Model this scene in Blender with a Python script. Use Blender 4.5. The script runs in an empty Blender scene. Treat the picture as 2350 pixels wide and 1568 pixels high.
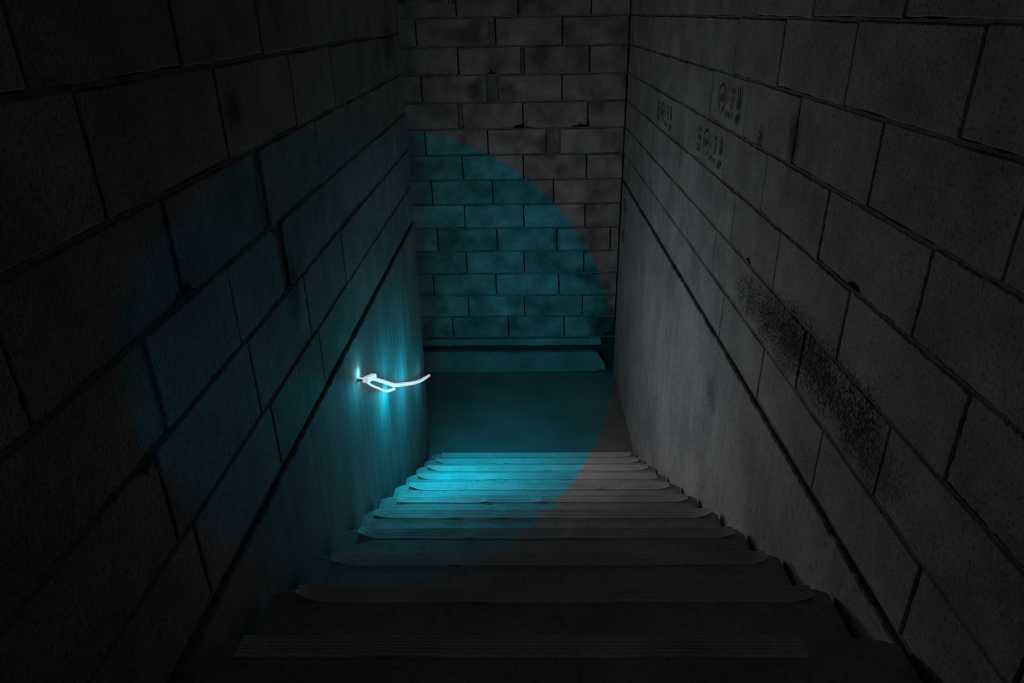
import bpy, bmesh, math, random
from mathutils import Vector, Matrix
random.seed(7)
R = math.radians
COL = bpy.context.scene.collection

# ------------------------------------------------------------ camera
CAM = Vector((0.1282, -1.1107, 1.1995))
PITCH, YAW, ROLL, FPX = R(-24.7489), R(-1.166), R(-0.9229), 1635.77
fwd = Vector((math.sin(YAW) * math.cos(PITCH), math.cos(YAW) * math.cos(PITCH), math.sin(PITCH)))
r0 = Vector((math.cos(YAW), -math.sin(YAW), 0)); u0 = r0.cross(fwd)
rgt = r0 * math.cos(ROLL) + u0 * math.sin(ROLL)
upv = -r0 * math.sin(ROLL) + u0 * math.cos(ROLL)
cd = bpy.data.cameras.new('camera'); cam = bpy.data.objects.new('camera', cd); COL.objects.link(cam)
cam.matrix_world = Matrix(((rgt.x, upv.x, -fwd.x, CAM.x), (rgt.y, upv.y, -fwd.y, CAM.y),
                           (rgt.z, upv.z, -fwd.z, CAM.z), (0, 0, 0, 1)))
cd.sensor_width = 36; cd.lens = 36 * FPX / 2350; cd.clip_start = 0.02
bpy.context.scene.camera = cam

# ------------------------------------------------------------ colour management, world
sc = bpy.context.scene
sc.view_settings.view_transform = 'Standard'; sc.view_settings.look = 'None'
sc.view_settings.gamma = 1; sc.view_settings.use_curve_mapping = False
sc.view_settings.exposure = 0
w = bpy.data.worlds.new('night'); sc.world = w; w.use_nodes = True
w.node_tree.nodes['Background'].inputs[0].default_value = (1, 1, 1, 1)
w.node_tree.nodes['Background'].inputs[1].default_value = 0.011

# ------------------------------------------------------------ geometry constants (metres)
RISE, RUN = 0.1638, 0.3154
XL, XR = -0.583, 0.9175          # faces of the side walls
SL, SR = -0.540, 0.905          # ends of the treads
DB, DL = 4.622, 3.37             # back wall, end of the left wall
ZF = -1.735                      # lower landing
CH = 0.1983                      # course height, right and back wall
ZT = 1.1745                      # bed joint at the height of the eye

# ------------------------------------------------------------ lamps
# Cyan disc: added effect, a sharp-edged cone of colour laid out from the camera.
# tube lamps get an added colour mask: cyan inside that cone, warm white outside.
ang = lambda a: math.tan(a)
ax_h, ax_v = R(-10.12), R(1.10)
HA, VA = R(18.29), R(17.62)
axis = (fwd + rgt * ang(ax_h) - upv * ang(ax_v)).normalized()
tx = (rgt - axis * rgt.dot(axis)).normalized(); ty = axis.cross(tx)

DISC_IN = (0.0, 1.45, 2.0)
def disc_mask_group():
    g = bpy.data.node_groups.new('disc_mask', 'ShaderNodeTree')
    g.interface.new_socket('Inside', in_out='OUTPUT', socket_type='NodeSocketFloat')
    n, l = g.nodes, g.links
    out = n.new('NodeGroupOutput')
    geo = n.new('ShaderNodeNewGeometry')
    def vm(op, a, b=None):
        v = n.new('ShaderNodeVectorMath'); v.operation = op
        for i, s in enumerate((a, b)):
            if s is None: continue
            if op == 'SCALE' and i == 1:
                if isinstance(s, (int, float)): v.inputs[3].default_value = s
                else: l.new(s, v.inputs[3])
            elif isinstance(s, (tuple, Vector)): v.inputs[i].default_value = tuple(s)
            else: l.new(s, v.inputs[i])
        return v.outputs['Value'] if op in ('DOT_PRODUCT', 'LENGTH') else v.outputs[0]
    def m(op, a, b=0.0, c=0.0):
        v = n.new('ShaderNodeMath'); v.operation = op
        for i, s in enumerate((a, b, c)):
            if isinstance(s, (int, float)): v.inputs[i].default_value = s
            else: l.new(s, v.inputs[i])
        return v.outputs[0]
    P = geo.outputs['Position']; D = geo.outputs['Incoming']
    def hit(nrm, dist):                      # distance along D to plane nrm.x = dist
        num = m('SUBTRACT', dist, vm('DOT_PRODUCT', P, nrm))
        den = vm('DOT_PRODUCT', D, nrm)
        t = m('DIVIDE', num, den)
        return m('ADD', t, m('MULTIPLY', m('LESS_THAN', t, 0.0), 1000.0))
    sn = Vector((0, RISE, RUN)).normalized()
    # tread surfaces: refine the hit on the flight's slope to the tread below it
    ts = hit(tuple(sn), -0.010)
    ysl = vm('DOT_PRODUCT', vm('ADD', P, vm('SCALE', D, ts)), (0, 1, 0))
    ztr = m('MAXIMUM', m('MULTIPLY', m('CEIL', m('DIVIDE', ysl, RUN)), -RISE), ZF)
    t = m('DIVIDE', m('SUBTRACT', ztr, vm('DOT_PRODUCT', P, (0, 0, 1))), vm('DOT_PRODUCT', D, (0, 0, 1)))
    t = m('MAXIMUM', t, ts)
    # a ray that reaches the right wall first never gets to the treads
    tr = hit((1, 0, 0), XR)
    t = m('ADD', t, m('MULTIPLY', m('GREATER_THAN', ts, tr), 1000.0))
    # left wall only as far as its end
    tl = hit((1, 0, 0), XL)
    tl = m('ADD', tl, m('MULTIPLY', m('GREATER_THAN', vm('DOT_PRODUCT', vm('ADD', P, vm('SCALE', D, tl)), (0, 1, 0)), DL), 1000.0))
    t = m('MINIMUM', t, tl)
    for nv, dd in (((0, 1, 0), DB), ((1, 0, 0), XR), ((0, 0, 1), ZF)):
        t = m('MINIMUM', t, hit(nv, dd))
    Q = vm('ADD', P, vm('SCALE', D, t))
    V = vm('SUBTRACT', Q, tuple(CAM))
    a = m('DIVIDE', vm('DOT_PRODUCT', V, tuple(tx)), vm('DOT_PRODUCT', V, tuple(axis)))
    b = m('DIVIDE', vm('DOT_PRODUCT', V, tuple(ty)), vm('DOT_PRODUCT', V, tuple(axis)))
    a = m('DIVIDE', a, math.tan(HA)); b = m('DIVIDE', b, math.tan(VA))
    rr = m('ADD', m('MULTIPLY', a, a), m('MULTIPLY', b, b))
    mr = n.new('ShaderNodeMapRange'); l.new(rr, mr.inputs[0])
    mr.inputs[1].default_value = 0.99; mr.inputs[2].default_value = 1.01
    mr.inputs[3].default_value = 1; mr.inputs[4].default_value = 0
    l.new(mr.outputs[0], out.inputs[0])
    # added dimming of the lamps towards the left wall, cuts its cyan bounce
    g.interface.new_socket('Facing', in_out='OUTPUT', socket_type='NodeSocketFloat')
    dx = vm('DOT_PRODUCT', D, (1, 0, 0))
    m2 = n.new('ShaderNodeMapRange'); l.new(dx, m2.inputs[0])
    for i, q in enumerate((-0.25, 0.25, 0.20, 1.0)): m2.inputs[i + 1].default_value = q
    l.new(m2.outputs[0], out.inputs[1])
    return g
DISC_MASK = disc_mask_group()

def point(name, loc, energy, radius, cin, cout, wall_dim=False):
    ld = bpy.data.lights.new(name, 'POINT'); ld.energy = energy; ld.shadow_soft_size = radius
    ld.use_nodes = True; nt = ld.node_tree; em = nt.nodes['Emission']
    gn = nt.nodes.new('ShaderNodeGroup'); gn.node_tree = DISC_MASK
    mx = nt.nodes.new('ShaderNodeMix'); mx.data_type = 'RGBA'
    mx.inputs[6].default_value = (*cout, 1); mx.inputs[7].default_value = (*cin, 1)
    nt.links.new(gn.outputs[0], mx.inputs[0]); nt.links.new(mx.outputs[2], em.inputs[0])
    em.inputs[1].default_value = 1
    if wall_dim: nt.links.new(gn.outputs[1], em.inputs[1])
    o = bpy.data.objects.new(name, ld); COL.objects.link(o); o.location = loc
    return o
WARM = (1.02, 0.87, 0.84)
# (y, z, x, energy, radius) along the glowing tube
for y, z, x, e, rad in ((1.52, -0.20, -0.50, 0.9, 0.02), (2.03, -0.53, -0.47, 5.2, 0.03),
                        (2.50, -0.72, -0.42, 5.0, 0.03), (3.02, -0.98, -0.44, 1.3, 0.03)):
    point('tube_lamp', (x, y, z), e, rad, DISC_IN, WARM, True)
# extra lamps added close to the wall for the bright spots beside the tube
for y, z, x, e in ((1.575, -0.185, -0.566, 0.034), (2.36, -0.60, -0.553, 0.0035), (2.02, -0.54, -0.552, 0.0045)):
    point('tube_glint', (x, y, z), e, 0.008, (1.2 if e > 0.02 else 0.0, 5.0, 5.6), (0.3, 0.3, 0.3))
# added light at the camera point, no fixture there: cyan disc, black outside
point('added_disc_light', CAM, 1.7, 0.0, (0.0, 0.38, 1.0), (0.0, 0.0, 0.0))

# ------------------------------------------------------------ materials
def concrete(name, base, dark=0.45, scale=6, speck=0.0, streak=0.0, bump=0.25, rnd=0.18, rough=0.85, blobs=(), grain=120, speckscale=140):
    mt = bpy.data.materials.new(name); mt.use_nodes = True
    n, l = mt.node_tree.nodes, mt.node_tree.links
    bs = n['Principled BSDF']; bs.inputs['Roughness'].default_value = rough
    bs.inputs['Specular IOR Level'].default_value = 0.25
    geo = n.new('ShaderNodeNewGeometry'); pos = geo.outputs['Position']
    def noise(sc_, det=5, rg=0.6, vec=pos):
        t = n.new('ShaderNodeTexNoise'); t.inputs['Scale'].default_value = sc_
        t.inputs['Detail'].default_value = det; t.inputs['Roughness'].default_value = rg
        l.new(vec, t.inputs['Vector']); return t.outputs['Fac']
    def rng(v, a, b, c, d):
        t = n.new('ShaderNodeMapRange'); l.new(v, t.inputs[0])
        for i, q in enumerate((a, b, c, d)): t.inputs[i + 1].default_value = q
        return t.outputs[0]
    def m(op, a, b):
        t = n.new('ShaderNodeMath'); t.operation = op
        for i, s in enumerate((a, b)):
            if isinstance(s, (int, float)): t.inputs[i].default_value = s
            else: l.new(s, t.inputs[i])
        return t.outputs[0]
    val = rng(noise(scale), 0.3, 0.7, 1 - dark, 1 + dark * 0.5)
    val = m('MULTIPLY', val, rng(noise(grain, 3, 0.7), 0.3, 0.7, 0.82, 1.18))
    if streak:
        mp = n.new('ShaderNodeMapping'); mp.inputs['Scale'].default_value = (9, 9, 0.9); l.new(pos, mp.inputs['Vector'])
        val = m('MULTIPLY', val, rng(noise(2.0, 6, 0.65, mp.outputs[0]), 0.3, 0.72, 1 - streak, 1 + streak))
    if speck:
        s1 = rng(noise(speckscale, 2, 0.5), 0.36, 0.42, 1 - speck, 1.0)
        val = m('MULTIPLY', val, s1)
    for (c, rad, strength, spk) in blobs:      # stains and dark patches: centre, radii, darkness, speckled or smooth
        v = n.new('ShaderNodeVectorMath'); v.operation = 'SUBTRACT'; l.new(pos, v.inputs[0]); v.inputs[1].default_value = c
        dv = n.new('ShaderNodeVectorMath'); dv.operation = 'DIVIDE'; l.new(v.outputs[0], dv.inputs[0]); dv.inputs[1].default_value = rad
        ln = n.new('ShaderNodeVectorMath'); ln.operation = 'LENGTH'; l.new(dv.outputs[0], ln.inputs[0])
        dd = m('ADD', ln.outputs['Value'], m('MULTIPLY', m('SUBTRACT', noise(5, 5, 0.65), 0.5), 1.7))
        mask = rng(dd, 0.35, 1.15, 1.0, 0.0)
        if spk:
            sp = m('ADD', noise(95, 4, 0.75), m('MULTIPLY', mask, 0.22))
            mask = m('MULTIPLY', rng(sp, 0.52, 0.74, 0.0, 1.0), m('MINIMUM', m('MULTIPLY', mask, 3.0), 1.0))
        val = m('MULTIPLY', val, m('SUBTRACT', 1.0, m('MULTIPLY', mask, strength)))
    if rnd:
        oi = n.new('ShaderNodeObjectInfo')
        val = m('MULTIPLY', val, rng(oi.outputs['Random'], 0, 1, 1 - rnd, 1 + rnd))
    val = m('MULTIPLY', val, base)
    cc = n.new('ShaderNodeCombineColor')
    for i in range(3): l.new(val, cc.inputs[i])
    l.new(cc.outputs[0], bs.inputs['Base Color'])
    bp = n.new('ShaderNodeBump'); bp.inputs['Strength'].default_value = bump; bp.inputs['Distance'].default_value = 0.004
    h = m('ADD', noise(grain * 0.8, 4, 0.7), m('MULTIPLY', noise(14, 4, 0.6), 1.5))
    l.new(h, bp.inputs['Height']); l.new(bp.outputs[0], bs.inputs['Normal'])
    return mt
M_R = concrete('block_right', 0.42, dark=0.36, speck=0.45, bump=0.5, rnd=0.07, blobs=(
    ((0.92, 0.80, 0.31), (0.3, 0.62, 0.12), 1.0, True), ((0.92, 0.30, 0.28), (0.3, 0.28, 0.10), 0.6, True),
    ((0.92, 1.04, 0.84), (0.3, 0.05, 0.10), 0.7, False), ((0.92, 1.34, 0.81), (0.3, 0.04, 0.05), 0.8, True)))
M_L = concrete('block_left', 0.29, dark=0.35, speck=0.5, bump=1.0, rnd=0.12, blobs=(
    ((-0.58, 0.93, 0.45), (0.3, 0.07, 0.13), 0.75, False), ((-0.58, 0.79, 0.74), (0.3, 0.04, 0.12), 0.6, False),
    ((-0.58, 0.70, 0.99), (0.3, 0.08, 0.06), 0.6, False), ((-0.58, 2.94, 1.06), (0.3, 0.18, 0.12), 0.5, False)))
M_B = concrete('block_back', 0.38, dark=0.62, scale=5, speck=0.35, bump=0.5, rnd=0.16, blobs=(
    ((0.39, 4.62, -0.50), (0.05, 0.3, 0.10), 0.55, False), ((0.62, 4.62, -0.80), (0.14, 0.3, 0.09), 0.5, False),
    ((-0.25, 4.62, 0.68), (0.14, 0.3, 0.08), 0.6, False), ((0.02, 4.62, 0.68), (0.10, 0.3, 0.10), 0.6, False),
    ((0.35, 4.62, 0.27), (0.09, 0.3, 0.11), 0.6, False), ((-0.27, 4.62, 1.08), (0.10, 0.3, 0.12), 0.45, False),
    ((0.85, 4.62, -1.30), (0.16, 0.3, 0.35), 0.75, False)))  # back wall darker low in the right corner
M_MORTAR = concrete('bed_mortar', 0.22, dark=0.4, scale=12, bump=1.0, rnd=0.1, grain=60)
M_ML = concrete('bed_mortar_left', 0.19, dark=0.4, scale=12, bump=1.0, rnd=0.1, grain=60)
M_CORE = concrete('joint_core', 0.05, dark=0.3, scale=12, bump=0.6, rnd=0, grain=60)
M_CS = concrete('joint_core_side', 0.22, dark=0.3, scale=12, bump=0.6, rnd=0, grain=60)
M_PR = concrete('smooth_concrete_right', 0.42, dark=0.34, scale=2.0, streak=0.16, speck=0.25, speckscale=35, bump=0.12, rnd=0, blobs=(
    ((0.92, 1.55, -0.28), (0.3, 0.10, 0.10), 0.55, True),))
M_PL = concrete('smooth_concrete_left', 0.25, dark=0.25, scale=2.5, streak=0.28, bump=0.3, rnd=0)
M_FLOOR = concrete('landing_concrete', 0.26, dark=0.3, scale=2.2, bump=0.15, rnd=0)
M_STEP = concrete('step_concrete', 0.46, dark=0.25, scale=4, speck=0.22, speckscale=45, bump=0.35, rnd=0.06)
M_CURB = concrete('curb_concrete', 0.36, dark=0.4, scale=4, bump=0.5, rnd=0.1)
M_STRIP = concrete('nosing_rubber', 0.72, dark=0.25, scale=5, bump=0.15, rnd=0.05, rough=0.5)
def plain(name, col, rough=0.8, emit=None, es=1.0):
    mt = bpy.data.materials.new(name); mt.use_nodes = True; b = mt.node_tree.nodes['Principled BSDF']
    b.inputs['Base Color'].default_value = (*col, 1); b.inputs['Roughness'].default_value = rough
    if emit:
        b.inputs['Emission Color'].default_value = (*emit, 1); b.inputs['Emission Strength'].default_value = es
    return mt
M_INK = plain('stamp_ink', (0.018, 0.018, 0.018))
M_GLOW = plain('glowing_tube', (0.10, 0.10, 0.10), 0.4, (0.50, 0.53, 0.62), 1.0)

# ------------------------------------------------------------ helpers
def link(name, bm, mat, parent=None, loc=None, smooth=False):
    bmesh.ops.recalc_face_normals(bm, faces=bm.faces)
    me = bpy.data.meshes.new(name)
    loc = Vector(loc) if loc is not None else None
    if loc is not None: bmesh.ops.translate(bm, verts=bm.verts, vec=-loc)
    bm.to_mesh(me); bm.free(); me.materials.append(mat)
    if smooth:
        for p in me.polygons: p.use_smooth = True
    o = bpy.data.objects.new(name, me); COL.objects.link(o)
    if loc is not None: o.location = loc
    if parent: o.parent = parent
    return o
def box(bm, a, b):
    vs = [bm.verts.new((x, y, z)) for x in (a[0], b[0]) for y in (a[1], b[1]) for z in (a[2], b[2])]
    for f in ((0, 1, 3, 2), (4, 6, 7, 5), (0, 4, 5, 1), (2, 3, 7, 6), (0, 2, 6, 4), (1, 5, 7, 3)):
        bm.faces.new([vs[i] for i in f])
FR = {'r': lambda u, v, d: Vector((XR - d, u, v)),
      'l': lambda u, v, d: Vector((XL + d, u, v)),
      'b': lambda u, v, d: Vector((u, DB - d, v))}
def outline(u0, v0, u1, v1, step, jit, rng):
    pts = []
    def run(a, b):
        L = math.hypot(b[0] - a[0], b[1] - a[1]); k = max(2, round(L / step))
        for i in range(k):
            t = i / k; q = jit if i else jit * 0.6
            pts.append([a[0] + (b[0] - a[0]) * t + rng.uniform(-q, q), a[1] + (b[1] - a[1]) * t + rng.uniform(-q, q)])
    c = 0.004
    run((u0 + c, v0), (u1, v0 + c)); run((u1, v0 + c), (u1 - c, v1)); run((u1 - c, v1), (u0, v1 - c)); run((u0, v1 - c), (u0 + c, v0))
    return pts
def slab(fr, pts, depth, thick, bev):
    """a solid with outline pts on the wall plane of frame fr; depth = how proud, bev = eased edge"""
    bm = bmesh.new(); F = FR[fr]; n = len(pts)
    cu = sum(p[0] for p in pts) / n; cv = sum(p[1] for p in pts) / n
    rings = []
    def inset(p, e):
        du, dv = cu - p[0], cv - p[1]; return (p[0] + math.copysign(min(e, abs(du)), du), p[1] + math.copysign(min(e, abs(dv)), dv))
    for e, d in ((bev, depth), (0, depth - bev), (0, depth - thick)):
        rings.append([bm.verts.new(F(*inset(p, e), d)) for p in pts])
    for a, b in ((0, 1), (1, 2)):
        for i in range(n):
            j = (i + 1) % n; bm.faces.new((rings[a][i], rings[a][j], rings[b][j], rings[b][i]))
    bm.faces.new(rings[0]); bm.faces.new(rings[2][::-1])
    return bm
def block(fr, u0, v0, u1, v1, mat, parent, rng, chips=(), proud=0.0018, jit=0.0014, bev=0.0028):
    pts = outline(u0, v0, u1, v1, 0.012 if chips else 0.045, jit * (1.6 if chips else 1), rng)
    for (cx, cy, rr) in chips:
        for p in pts:
            dd = math.hypot(p[0] - cx, p[1] - cy)
            if dd < rr:
                k = (rr - dd) * rng.uniform(0.35, 1.0); mx_, my_ = (u0 + u1) / 2, (v0 + v1) / 2
                p[0] += math.copysign(min(k * 0.3, 0.01), mx_ - p[0]); p[1] += math.copysign(k * 0.8, my_ - p[1])
    bm = slab(fr, pts, rng.uniform(-proud, proud), 0.04, bev)
    return link('concrete_block', bm, mat, parent, FR[fr]((u0 + u1) / 2, (v0 + v1) / 2, 0))
def strip_piece(name, fr, u0, v0, u1, v1, mat, parent, depth, rng, jit=0.003, step=0.03, bev=0.003, thick=0.03):
    bm = slab(fr, outline(u0, v0, u1, v1, step, jit, rng), depth, thick, bev)
    return link(name, bm, mat, parent, FR[fr]((u0 + u1) / 2, (v0 + v1) / 2, 0))
def tag(o, label=None, cat=None, kind=None, group=None):
    if label: o['label'] = label
    if cat: o['category'] = cat
    if kind: o['kind'] = kind
    if group: o['group'] = group
    return o
def courses(fr, rows, joints, u_lo, u_hi, mat, parent, seed, gap=0.003, bed=0.006, wide=None, chips=None, mat_m=M_MORTAR):
    rng = random.Random(seed)
    for ci, (vb, vt) in enumerate(rows):
        js = sorted(joints[ci])
        edges = [u_lo] + [j for j in js if u_lo + 0.03 < j < u_hi - 0.03] + [u_hi]
        for a, b in zip(edges[:-1], edges[1:]):
            ga = gap / 2; gb = gap / 2
            for (wc, wu, ww) in (wide or ()):
                if wc == ci and abs(a - wu) < 0.02: ga = ww / 2
                if wc == ci and abs(b - wu) < 0.02: gb = ww / 2
            ch = [c[1:] for c in (chips or ()) if c[0] == ci]
            block(fr, a + ga, vb + bed / 2, b - gb, vt - bed / 2, mat, parent, rng, ch)
        # the mortar of the bed joint under the course
        strip_piece('mortar_bed', fr, u_lo, vb - bed / 2 - 0.004, u_hi, vb + bed / 2 + 0.004, mat_m, parent, -0.0025, rng, 0.0025, 0.05, 0.001, 0.03)
        for (wc, wu, ww) in (wide or ()):
            if wc == ci: strip_piece('mortar_joint', fr, wu - ww / 2, vb, wu + ww / 2, vt, mat_m, parent, -0.008, rng, 0.002, 0.03, 0.003, 0.03)

# ------------------------------------------------------------ right wall
def wallcore(name, a, b, mat=None):
    bm = bmesh.new(); box(bm, a, b); return tag(link(name, bm, mat or M_CORE, None, ((a[0] + b[0]) / 2, (a[1] + b[1]) / 2, a[2])), kind='structure')
Y0 = -1.9
wr = wallcore('wall_right', (XR + 0.030, Y0, ZF - 0.10), (XR + 0.24, DB + 0.25, ZT + 3 * CH), M_CS)
INV = {}
def child(o, parent):
    o.parent = parent; o.matrix_parent_inverse = Matrix.Translation(-parent.location); return o
_link = link
def link(name, bm, mat, parent=None, loc=None, smooth=False):
    o = _link(name, bm, mat, None, loc, smooth)
    if parent: child(o, parent)
    return o
rows_r = [(ZT - (j + 1) * CH, ZT - j * CH) for j in range(-3, 6)]   # index 0 = course -3 ... 8 = course 5
def mod(off, lo=Y0, hi=DB, L=0.51):
    k = math.floor((lo - off) / L); return [off + L * i for i in range(k, k + 20) if lo < off + L * i < hi]
jr = []
for j in range(-3, 6):
    jr.append(mod(0.01) if j % 2 else mod(0.225))
zp = -0.012
courses('r', rows_r, jr, Y0, DB - 0.004, M_R, wr, 11,
        chips=((6, 1.30, ZT - 4 * CH, 0.05), (5, 0.51, ZT - 3 * CH, 0.04)))
def panel(fr, u0, u1, vtop, vbot, depth, mat, parent, seed):
    """smooth cast concrete with a ragged top edge"""
    rng = random.Random(seed); bm = bmesh.new(); F = FR[fr]
    n = int((u1 - u0) / 0.018); top = []; e = 0
    for i in range(n + 1):
        u = u0 + (u1 - u0) * i / n
        e = e * 0.55 + rng.uniform(-0.0045, 0.0045)
        top.append((u, vtop + e - 0.010 * max(0, (0.9 - u)) ** 2))
    fv = [bm.verts.new(F(u, v - 0.004, depth)) for u, v in top]; gv = [bm.verts.new(F(u, v, depth - 0.006)) for u, v in top]
    hv = [bm.verts.new(F(u, v, depth - 0.05)) for u, v in top]
    fb = [bm.verts.new(F(u, vbot, depth)) for u, v in top]
    for i in range(n):
        bm.faces.new((fb[i], fb[i + 1], fv[i + 1], fv[i])); bm.faces.new((fv[i], fv[i + 1], gv[i + 1], gv[i])); bm.faces.new((gv[i], gv[i + 1], hv[i + 1], hv[i]))
    return link('smooth_concrete_base', bm, mat, parent, F((u0 + u1) / 2, vbot, depth))
panel('r', Y0, DB - 0.002, -0.042, ZF - 0.08, 0.000, M_PR, wr, 3)
# ragged mortar squeezed into the groove under the blocks
def groove(fr, u0, u1, v, depth, parent, seed, mat):
    rng = random.Random(seed); bm = bmesh.new(); F = FR[fr]; n = int((u1 - u0) / 0.012)
    ring = None
    for i in range(n + 1):
        u = u0 + (u1 - u0) * i / n; r_ = rng.uniform(0.004, 0.011); d = depth + rng.uniform(-0.004, 0.004); z = v + rng.uniform(-0.005, 0.005)
        cur = [bm.verts.new(F(u, z + r_ * math.cos(a), d + r_ * math.sin(a))) for a in (0, 1.26, 2.51, 3.77, 5.03)]
        if ring:
            for k in range(5): bm.faces.new((ring[k], ring[(k + 1) % 5], cur[(k + 1) % 5], cur[k]))
        ring = cur
    return link('groove_mortar', bm, mat, parent, F((u0 + u1) / 2, v, depth))
groove('r', Y0, DB - 0.01, -0.028, -0.022, wr, 5, M_CORE)

# ------------------------------------------------------------ left wall
wl = wallcore('wall_left', (XL - 0.20, Y0, ZF - 0.10), (XL - 0.030, DL - 0.004, 1.76), M_CS)
zl = [0.012, 0.225, 0.450, 0.662, 0.882, 1.102, 1.322, 1.542, 1.76]
rows_l = list(zip(zl[:-1], zl[1:]))
jl = [mod(0.10, hi=DL), mod(0.03, hi=DL), [-1.4, -0.92, -0.42, 0.09, 0.50, 0.89, 1.38, 1.89, 2.4, 2.9],
      [-1.25, -0.75, -0.24, 0.27, 0.81, 1.40, 1.9, 2.4, 2.92], [-1.5, -0.98, -0.46, 0.07, 0.63, 1.2, 1.71, 2.22, 2.73],
      mod(-0.04, hi=DL), mod(0.2, hi=DL), mod(-0.04, hi=DL)]
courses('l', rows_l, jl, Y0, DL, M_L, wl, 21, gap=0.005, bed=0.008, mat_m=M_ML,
        wide=((3, 0.81, 0.05), (2, 0.89, 0.05)), chips=((3, 0.28, zl[3], 0.05), (2, 0.89, zl[3], 0.06), (1, 0.0, zl[2], 0.05)))
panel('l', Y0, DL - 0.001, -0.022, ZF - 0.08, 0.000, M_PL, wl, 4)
groove('l', Y0, DL - 0.005, -0.006, -0.024, wl, 6, M_CORE)
bm = bmesh.new(); box(bm, (XL - 0.2, DL - 0.006, ZF - 0.1), (XL - 0.0005, DL - 0.0015, 0.0)); link('wall_end_face', bm, M_PL, wl, (XL - 0.1, DL, -1))

# ------------------------------------------------------------ back wall
wb = wallcore('wall_back', (-1.9, DB + 0.030, ZF - 0.10), (XR + 0.029, DB + 0.25, ZT + 3 * CH))
jb_even = [-1.69, -1.18, -0.65, -0.115, 0.42]; jb_odd = [-1.4, -0.88, -0.359, 0.125, 0.626]
rows_b = [(ZT - (j + 1) * CH, ZT - j * CH) for j in range(-3, 13)]
jb = []
for j in range(-3, 13):
    jb.append({-1: [-1.4, -0.88, -0.359, 0.095, 0.628], 0: [-1.69, -1.18, -0.663, -0.074, 0.421], 2: [-1.69, -1.18, -0.648, -0.106, 0.424],
               4: [-1.69, -1.18, -0.644, -0.153, 0.36], 6: [-1.69, -1.18, -0.617, -0.124, 0.367], 8: [-1.6, -1.1, -0.592, -0.098, 0.398, 0.84],
               12: [-1.5, -1.0, -0.505, -0.017, 0.472]}.get(j, jb_even if j % 2 == 0 else jb_odd))
i0 = 3
courses('b', rows_b, jb, -1.85, XR - 0.004, M_B, wb, 31, gap=0.006, bed=0.010,
        wide=((i0 + 2, -0.106, 0.09), (i0 + 3, -0.359, 0.035), (i0 + 4, 0.36, 0.11), (i0 + 1, 0.125, 0.03)),
        chips=((i0 + 3, 0.10, ZT - 4 * CH, 0.05), (i0 + 3, 0.17, ZT - 4 * CH, 0.035), (i0 + 3, 0.58, ZT - 4 * CH, 0.05), (i0 + 3, 0.626, ZT - 4 * CH + 0.03, 0.035), (i0 + 3, 0.52, ZT - 4 * CH, 0.03),
               (i0 + 1, -0.11, ZT - 2 * CH, 0.04), (i0 + 12, 0.93, ZT - 13 * CH, 0.12)))
rng = random.Random(5)
# ragged lip of mortar, recess, and broken curb at the foot of the wall
strip_piece('mortar_lip', 'b', -1.85, -1.478, 0.80, -1.412, M_CURB, wb, 0.022, rng, 0.005, 0.02, 0.006, 0.05)
pts = []
for (u, v) in ((-1.85, ZF + 0.004), (-0.2, ZF + 0.004), (0.76, ZF + 0.012), (0.845, ZF + 0.028), (0.838, -1.655), (0.80, -1.60), (0.775, -1.545), (0.70, -1.535), (0.20, -1.540), (-0.24, -1.532), (-0.26, -1.527), (-0.7, -1.530), (-1.85, -1.530)):
    pts.append([u, v])
fine = []
for a, b in zip(pts, pts[1:] + pts[:1]):
    k = max(1, int(math.hypot(b[0] - a[0], b[1] - a[1]) / 0.03))
    for i in range(k):
        t = i / k; fine.append([a[0] + (b[0] - a[0]) * t + rng.uniform(-.002, .002), a[1] + (b[1] - a[1]) * t + rng.uniform(-.003, .003)])
bm = bmesh.new(); F = FR['b']; rings = [[bm.verts.new(F(p[0], p[1], d)) for p in fine] for d in (0.034, 0.026, -0.02)]
for q in rings[0]:
    q.co.z += -0.004 if q.co.z > -1.6 else 0.0
for a in (0, 1):
    for i in range(len(fine)):
        j = (i + 1) % len(fine); bm.faces.new((rings[a][i], rings[a][j], rings[a + 1][j], rings[a + 1][i]))
bm.faces.new(rings[0])
link('curb', bm, M_CURB, wb, F(-0.5, ZF, 0))

# ------------------------------------------------------------ floor (lower landing)
bm = bmesh.new(); nx, ny = 40, 20
gx = [-1.9 + (XR + 0.03 + 1.9) * i / nx for i in range(nx + 1)]; gy = [10 * RUN - 0.02 + (DB + 0.05 - 10 * RUN + 0.02) * i / ny for i in range(ny + 1)]
gv = [[bm.verts.new((x, y, ZF + random.uniform(-0.0015, 0.0015))) for y in gy] for x in gx]
for i in range(nx):
    for j in range(ny): bm.faces.new((gv[i][j], gv[i + 1][j], gv[i + 1][j + 1], gv[i][j + 1]))
box(bm, (-1.9, 10 * RUN - 0.02, ZF - 0.12), (XR + 0.03, DB + 0.05, ZF - 0.004))
fl = tag(link('floor', bm, M_FLOOR, None, (0, 4, ZF), smooth=False), kind='structure')
# loose mortar crumbs along the foot of the right wall
rng = random.Random(8)

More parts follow.
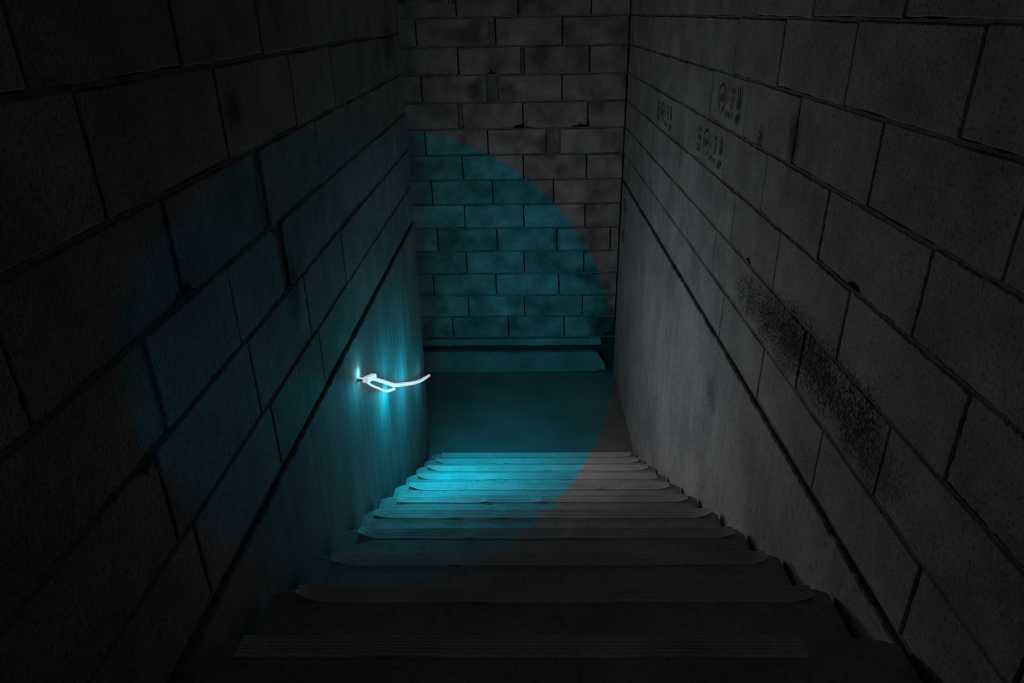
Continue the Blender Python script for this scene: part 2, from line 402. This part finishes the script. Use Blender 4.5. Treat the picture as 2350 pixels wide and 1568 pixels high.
# ------------------------------------------------------------ staircase
st = bpy.data.objects.new('concrete_staircase', None); COL.objects.link(st); st.location = (0.19, 10 * RUN, ZF)
tag(st, 'straight flight of bare concrete steps descending between the block walls to the landing', 'staircase')
def step(k, rng):
    y1 = k * RUN; y0 = (k - 1) * RUN - 0.03 if k > 0 else -1.88
    zt = -k * RISE; zb = zt - RISE - 0.02 if k < 10 else ZF - 0.02
    bm = bmesh.new(); r_ = 0.012
    prof = [(y0, zb), (y0, zt)]
    prof_n = [(-r_, 0), (-r_ * 0.4, -r_ * 0.12), (-r_ * 0.1, -r_ * 0.45), (0, -r_)]
    xs = []; n = 48
    for i in range(n + 1): xs.append(SL + (SR - SL) * i / n)
    rows_ = []; e = 0
    for i, x in enumerate(xs):
        e = e * 0.6 + rng.uniform(-0.0012, 0.0012)
        ex = min(x - SL, SR - x); drop = 0.010 * math.exp(-ex / 0.012) + (rng.uniform(0, 0.004) if ex < 0.09 else 0)
        row = [(x, y0, zb), (x, y0, zt)]
        row += [(x, y1 + a + e - drop * 0.8, zt + b - drop) for a, b in prof_n]
        row += [(x, y1 - 0.012, zb)]
        rows_.append([bm.verts.new(p) for p in row])
    m_ = len(rows_[0])
    for i in range(n):
        for j in range(m_):
            jj = (j + 1) % m_; bm.faces.new((rows_[i][j], rows_[i + 1][j], rows_[i + 1][jj], rows_[i][jj]))
    bm.faces.new(rows_[0][::-1]); bm.faces.new(rows_[n])
    s = link('step', bm, M_STEP, st, (0.19, y1, zt))
    return s
# grooved rubber strip near the nose of each step; its ends peel up
PEEL = {0: (0.003, 0.000), 1: (0.016, 0.010), 2: (0.008, 0.014), 3: (0.016, 0.012), 4: (0.006, 0.018), 5: (0.004, 0.006), 6: (0.016, 0.010), 7: (0.016, 0.004), 8: (0.022, 0.010), 9: (0.014, 0.010), 10: (0.004, 0.006)}
ENDS = {0: (-0.475, 0.70), 1: (-0.468, 0.856), 2: (-0.478, 0.86), 3: (-0.475, 0.865), 4: (-0.495, 0.874), 5: (-0.462, 0.859), 6: (-0.467, 0.85), 7: (-0.476, 0.851), 8: (-0.472, 0.862), 9: (-0.463, 0.863), 10: (-0.469, 0.868)}
def nosing(k, parent, rng):
    y1 = k * RUN - 0.003; zt = -k * RISE; xa, xb = ENDS[k]; pl, pr = PEEL[k]
    W = 0.055; n = 72; bm = bmesh.new()
    ribs = 6; prof = [(0.0, 0.0005)]
    for q in range(ribs):
        a = q / ribs; b = (q + 1) / ribs; hgt = 0.0042
        prof += [(a * W + 0.0004, hgt), (b * W - 0.0034, hgt), (b * W - 0.0028, 0.0018), (b * W - 0.0004, 0.0018)]
    prof = prof[:-2] + [(W, 0.0036), (W, 0.0)]
    wob = [rng.uniform(0, 6.28) for _ in range(3)]
    bump_x = [(rng.uniform(xa + .2, xb - .2), rng.uniform(0.002, 0.006)) for _ in range(2)]
    rows_ = []
    for i in range(n + 1):
        t = i / n; t = 0.5 - 0.5 * math.cos(math.pi * t) if False else t
        x = xa + (xb - xa) * t
        dl = x - xa; dr = xb - x
        lift = pl * max(0, 1 - dl / 0.075) ** 1.6 + pr * max(0, 1 - dr / 0.07) ** 1.6
        skew = -0.016 * max(0, 1 - dl / 0.10) ** 2 * (pl > 0.005) - 0.012 * max(0, 1 - dr / 0.08) ** 2 * (pr > 0.005)
        row = []
        for (d_, h_) in prof:
            fr_ = d_ / W
            yy = y1 - d_ - (0.0010 * math.sin(x * 9 + wob[0]) + 0.0007 * math.sin(x * 23 + wob[1])) * fr_ - skew * fr_
            zz = zt + h_ + lift * (0.25 + 0.75 * fr_)
            for bx, bh in bump_x: zz += bh * fr_ * max(0, 1 - abs(x - bx) / 0.06) ** 2
            row.append(bm.verts.new((x + rng.uniform(-.0015, .0015) * (i in (0, n)), yy, zz)))
        bot = [bm.verts.new((x, y1 - W - skew * 1.0, row[-1].co.z - 0.0006)), bm.verts.new((x, y1, zt + lift * 0.25 - 0.0006))]
        rows_.append(row + bot)
    m_ = len(rows_[0])
    for i in range(n):
        for j in range(m_):
            jj = (j + 1) % m_; bm.faces.new((rows_[i][j], rows_[i + 1][j], rows_[i + 1][jj], rows_[i][jj]))
    bm.faces.new(rows_[0][::-1]); bm.faces.new(rows_[n])
    o = _link('nosing_strip', bm, M_STRIP, None, (0.19, y1, zt)); return o
bpy.context.view_layer.update()
for k in range(11):
    s = step(k, random.Random(100 + k))
    ns = nosing(k, s, random.Random(200 + k))
    ns.parent = s; ns.matrix_parent_inverse = Matrix.Translation(-Vector((0.19, k * RUN, -k * RISE)))

# ------------------------------------------------------------ stamps inked on the blocks
def glyph_bm(bm, text, size, u, v, fr, sgn, depth, squash=1.0):
    cu = bpy.data.curves.new('t', 'FONT'); cu.body = text; cu.size = size; cu.resolution_u = 2; cu.space_character = 0.95
    o = bpy.data.objects.new('t', cu); COL.objects.link(o); bpy.context.view_layer.update()
    me = o.to_mesh(); F = FR[fr]
    vs = [bm.verts.new(F(u + sgn * p.co.x * squash, v + p.co.y, depth)) for p in me.vertices]
    for p in me.polygons:
        try: bm.faces.new([vs[i] for i in p.vertices])
        except ValueError: pass
    o.to_mesh_clear(); bpy.data.objects.remove(o); bpy.data.curves.remove(cu)
def quad(bm, fr, pts, depth):
    bm.faces.new([bm.verts.new(FR[fr](u, v, depth)) for u, v in pts])
def stamp(fr, u, v, sgn, parent, bars=True, depth=0.0035, part=0):
    """u,v = lower left corner as read; ring, block numbers, lettering, double strokes"""
    bm = bmesh.new(); S = lambda a: u + sgn * a
    if bars:
        glyph_bm(bm, 'BLA', 0.034, u, v + 0.086, fr, sgn, depth, 1.2)
        glyph_bm(bm, 'PAR', 0.042, u, v + 0.048, fr, sgn, depth, 1.05)
        glyph_bm(bm, 'LLE', 0.050, u, v + 0.004, fr, sgn, depth, 1.0)
    # ring
    for rr, rw in ((0.055, 0.006),):
        n = 28
        for i in range(n):
            if i in (19, 20, 22): continue
            a, b = 2 * math.pi * i / n, 2 * math.pi * (i + 1) / n
            quad(bm, fr, [(S(0.165 + q * math.cos(t_)), v + 0.060 + q * math.sin(t_)) for t_, q in ((a, rr), (b, rr), (b, rr - rw), (a, rr - rw))], depth)
    glyph_bm(bm, 'NF', 0.050, S(0.135), v + 0.042, fr, sgn, depth)
    glyph_bm(bm, 'II', 0.032, S(0.245), v + 0.090, fr, sgn, depth)
    glyph_bm(bm, 'G', 0.036, S(0.242), v + 0.052, fr, sgn, depth)
    glyph_bm(bm, 'B40', 0.034, S(0.30), v + 0.090, fr, sgn, depth)
    glyph_bm(bm, '500', 0.034, S(0.30), v + 0.060, fr, sgn, depth)
    glyph_bm(bm, '200', 0.026, S(0.30), v + 0.036, fr, sgn, depth)
    glyph_bm(bm, 'LIMAH II', 0.032, S(0.232), v + 0.000, fr, sgn, depth)
    for dx in (0.0, 0.028):
        quad(bm, fr, [(S(.385 + dx), v + .122), (S(.393 + dx), v + .120), (S(.405 + dx), v + .085), (S(.396 + dx), v + .085)], depth)
        quad(bm, fr, [(S(.396 + dx), v + .083), (S(.405 + dx), v + .083), (S(.403 + dx), v + .050), (S(.392 + dx), v + .046)], depth)
        quad(bm, fr, [(S(.396 + dx), v + .030), (S(.406 + dx), v + .030), (S(.394 + dx), v - .006), (S(.383 + dx), v - .006)], depth)
    o = link('ink_stamp', bm, M_INK, parent, FR[fr](u, v, depth)); return o
stamp('r', 2.04, 0.818, -1, wr, bars=False)
stamp('r', 2.22, 0.618, -1, wr)
stamp('r', 3.27, 0.618, -1, wr)
stamp('b', -0.80, ZT + 0.098, 1, wb)
bm = bmesh.new()
for dx in (0.0, 0.03):
    for a, b in ((0, 8), (9, 15)):
        for i in range(a, b):
            t0, t1 = (i / 15 - 0.5) * 2.2, ((i + 1) / 15 - 0.5) * 2.2
            quad(bm, 'b', [(-0.14 + dx + q * math.cos(t_) * 0.5, ZT - 0.075 + 0.9 * q * math.sin(t_)) for t_, q in ((t0, .058), (t1, .058), (t1, .050), (t0, .050))], 0.0035)
link('ink_stamp', bm, M_INK, wb, FR['b'](-0.1, ZT - 0.08, 0))
bm = bmesh.new(); glyph_bm(bm, 'O', 0.16, 4.46, -0.23, 'r', -1, 0.0012); glyph_bm(bm, 'PG', 0.12, 4.50, -0.47, 'r', -1, 0.0012)
link('painted_mark', bm, M_INK, wr, FR['r'](4.4, -0.3, 0))

# ------------------------------------------------------------ glowing tube on the left wall
gt = bpy.data.objects.new('glowing_tube', None); COL.objects.link(gt); gt.location = (XL, 2.3, -0.6)
tag(gt, 'sagging glowing light tube clipped to the smooth base of the left wall', 'light')
def sweep(name, pts, wy, hz, parent, rng, sub=6):
    """flat ribbon-like tube through pts: (x, y, z, half width, half height)"""
    P = []
    n = len(pts)
    for i in range(n - 1):
        p0 = Vector(pts[max(0, i - 1)][:3]); p1 = Vector(pts[i][:3]); p2 = Vector(pts[i + 1][:3]); p3 = Vector(pts[min(n - 1, i + 2)][:3])
        for q in range(sub):
            t = q / sub
            c = 0.5 * ((2 * p1) + (p2 - p0) * t + (2 * p0 - 5 * p1 + 4 * p2 - p3) * t * t + (3 * p1 - p0 - 3 * p2 + p3) * t ** 3)
            P.append((c, pts[i][3] * (1 - t) + pts[i + 1][3] * t))
    P.append((Vector(pts[-1][:3]), pts[-1][3]))
    bm = bmesh.new(); ring = None; first = None
    for i, (c, r_) in enumerate(P):
        d = (P[min(i + 1, len(P) - 1)][0] - P[max(i - 1, 0)][0]).normalized()
        s = d.cross(Vector((0, 0, 1))).normalized(); u = s.cross(d)
        j = 1 + rng.uniform(-.05, .05)
        cur = [bm.verts.new(c + s * math.cos(a) * wy * r_ * j + u * math.sin(a) * hz * r_ * j) for a in [math.pi / 4 * q for q in range(8)]]
        if ring:
            for k in range(8): bm.faces.new((ring[k], ring[(k + 1) % 8], cur[(k + 1) % 8], cur[k]))
        else: first = cur
        ring = cur
    bm.faces.new(first[::-1]); bm.faces.new(ring)
    return link(name, bm, M_GLOW, parent, pts[0][:3], smooth=True)
rng = random.Random(2)
X5 = -0.53
sweep('tube', [(X5, 1.59, -0.215, 0.8), (X5, 1.80, -0.342, 1.0), (X5, 2.038, -0.488, 1.1), (X5, 2.327, -0.638, 1.15), (X5, 2.599, -0.775, 1.1), (X5, 2.837, -0.887, 1.1), (X5, 3.212, -1.045, 0.9)], 0.009, 0.010, gt, rng)
sweep('hanging_strand', [(X5 - .005, 1.48, -0.165, 0.6), (X5 - .01, 1.60, -0.252, 0.7), (X5 - .01, 1.709, -0.325, 0.7), (X5 - .01, 1.883, -0.437, 0.9), (X5, 2.02, -0.500, 1.1)], 0.007, 0.008, gt, rng)
bm = bmesh.new(); box(bm, (X5 - 0.012, 1.475, -0.176), (X5 + 0.012, 1.63, -0.150))
for v in bm.verts:
    if v.co.y > 1.5: v.co.z -= 0.062
bmesh.ops.bevel(bm, geom=bm.edges[:], offset=0.003, segments=2, affect='EDGES')
link('connector_box', bm, M_GLOW, gt, (X5, 1.55, -0.18))
M_CLIP = plain('clip_steel', (0.2, 0.2, 0.2), 0.5)
for y, z in ((1.55, -0.20), (2.33, -0.64), (3.15, -1.02)):
    bm = bmesh.new(); box(bm, (XL - 0.004, y - 0.006, z - 0.006), (X5, y + 0.006, z + 0.006)); link('clip', bm, M_CLIP, gt, (XL, y, z))
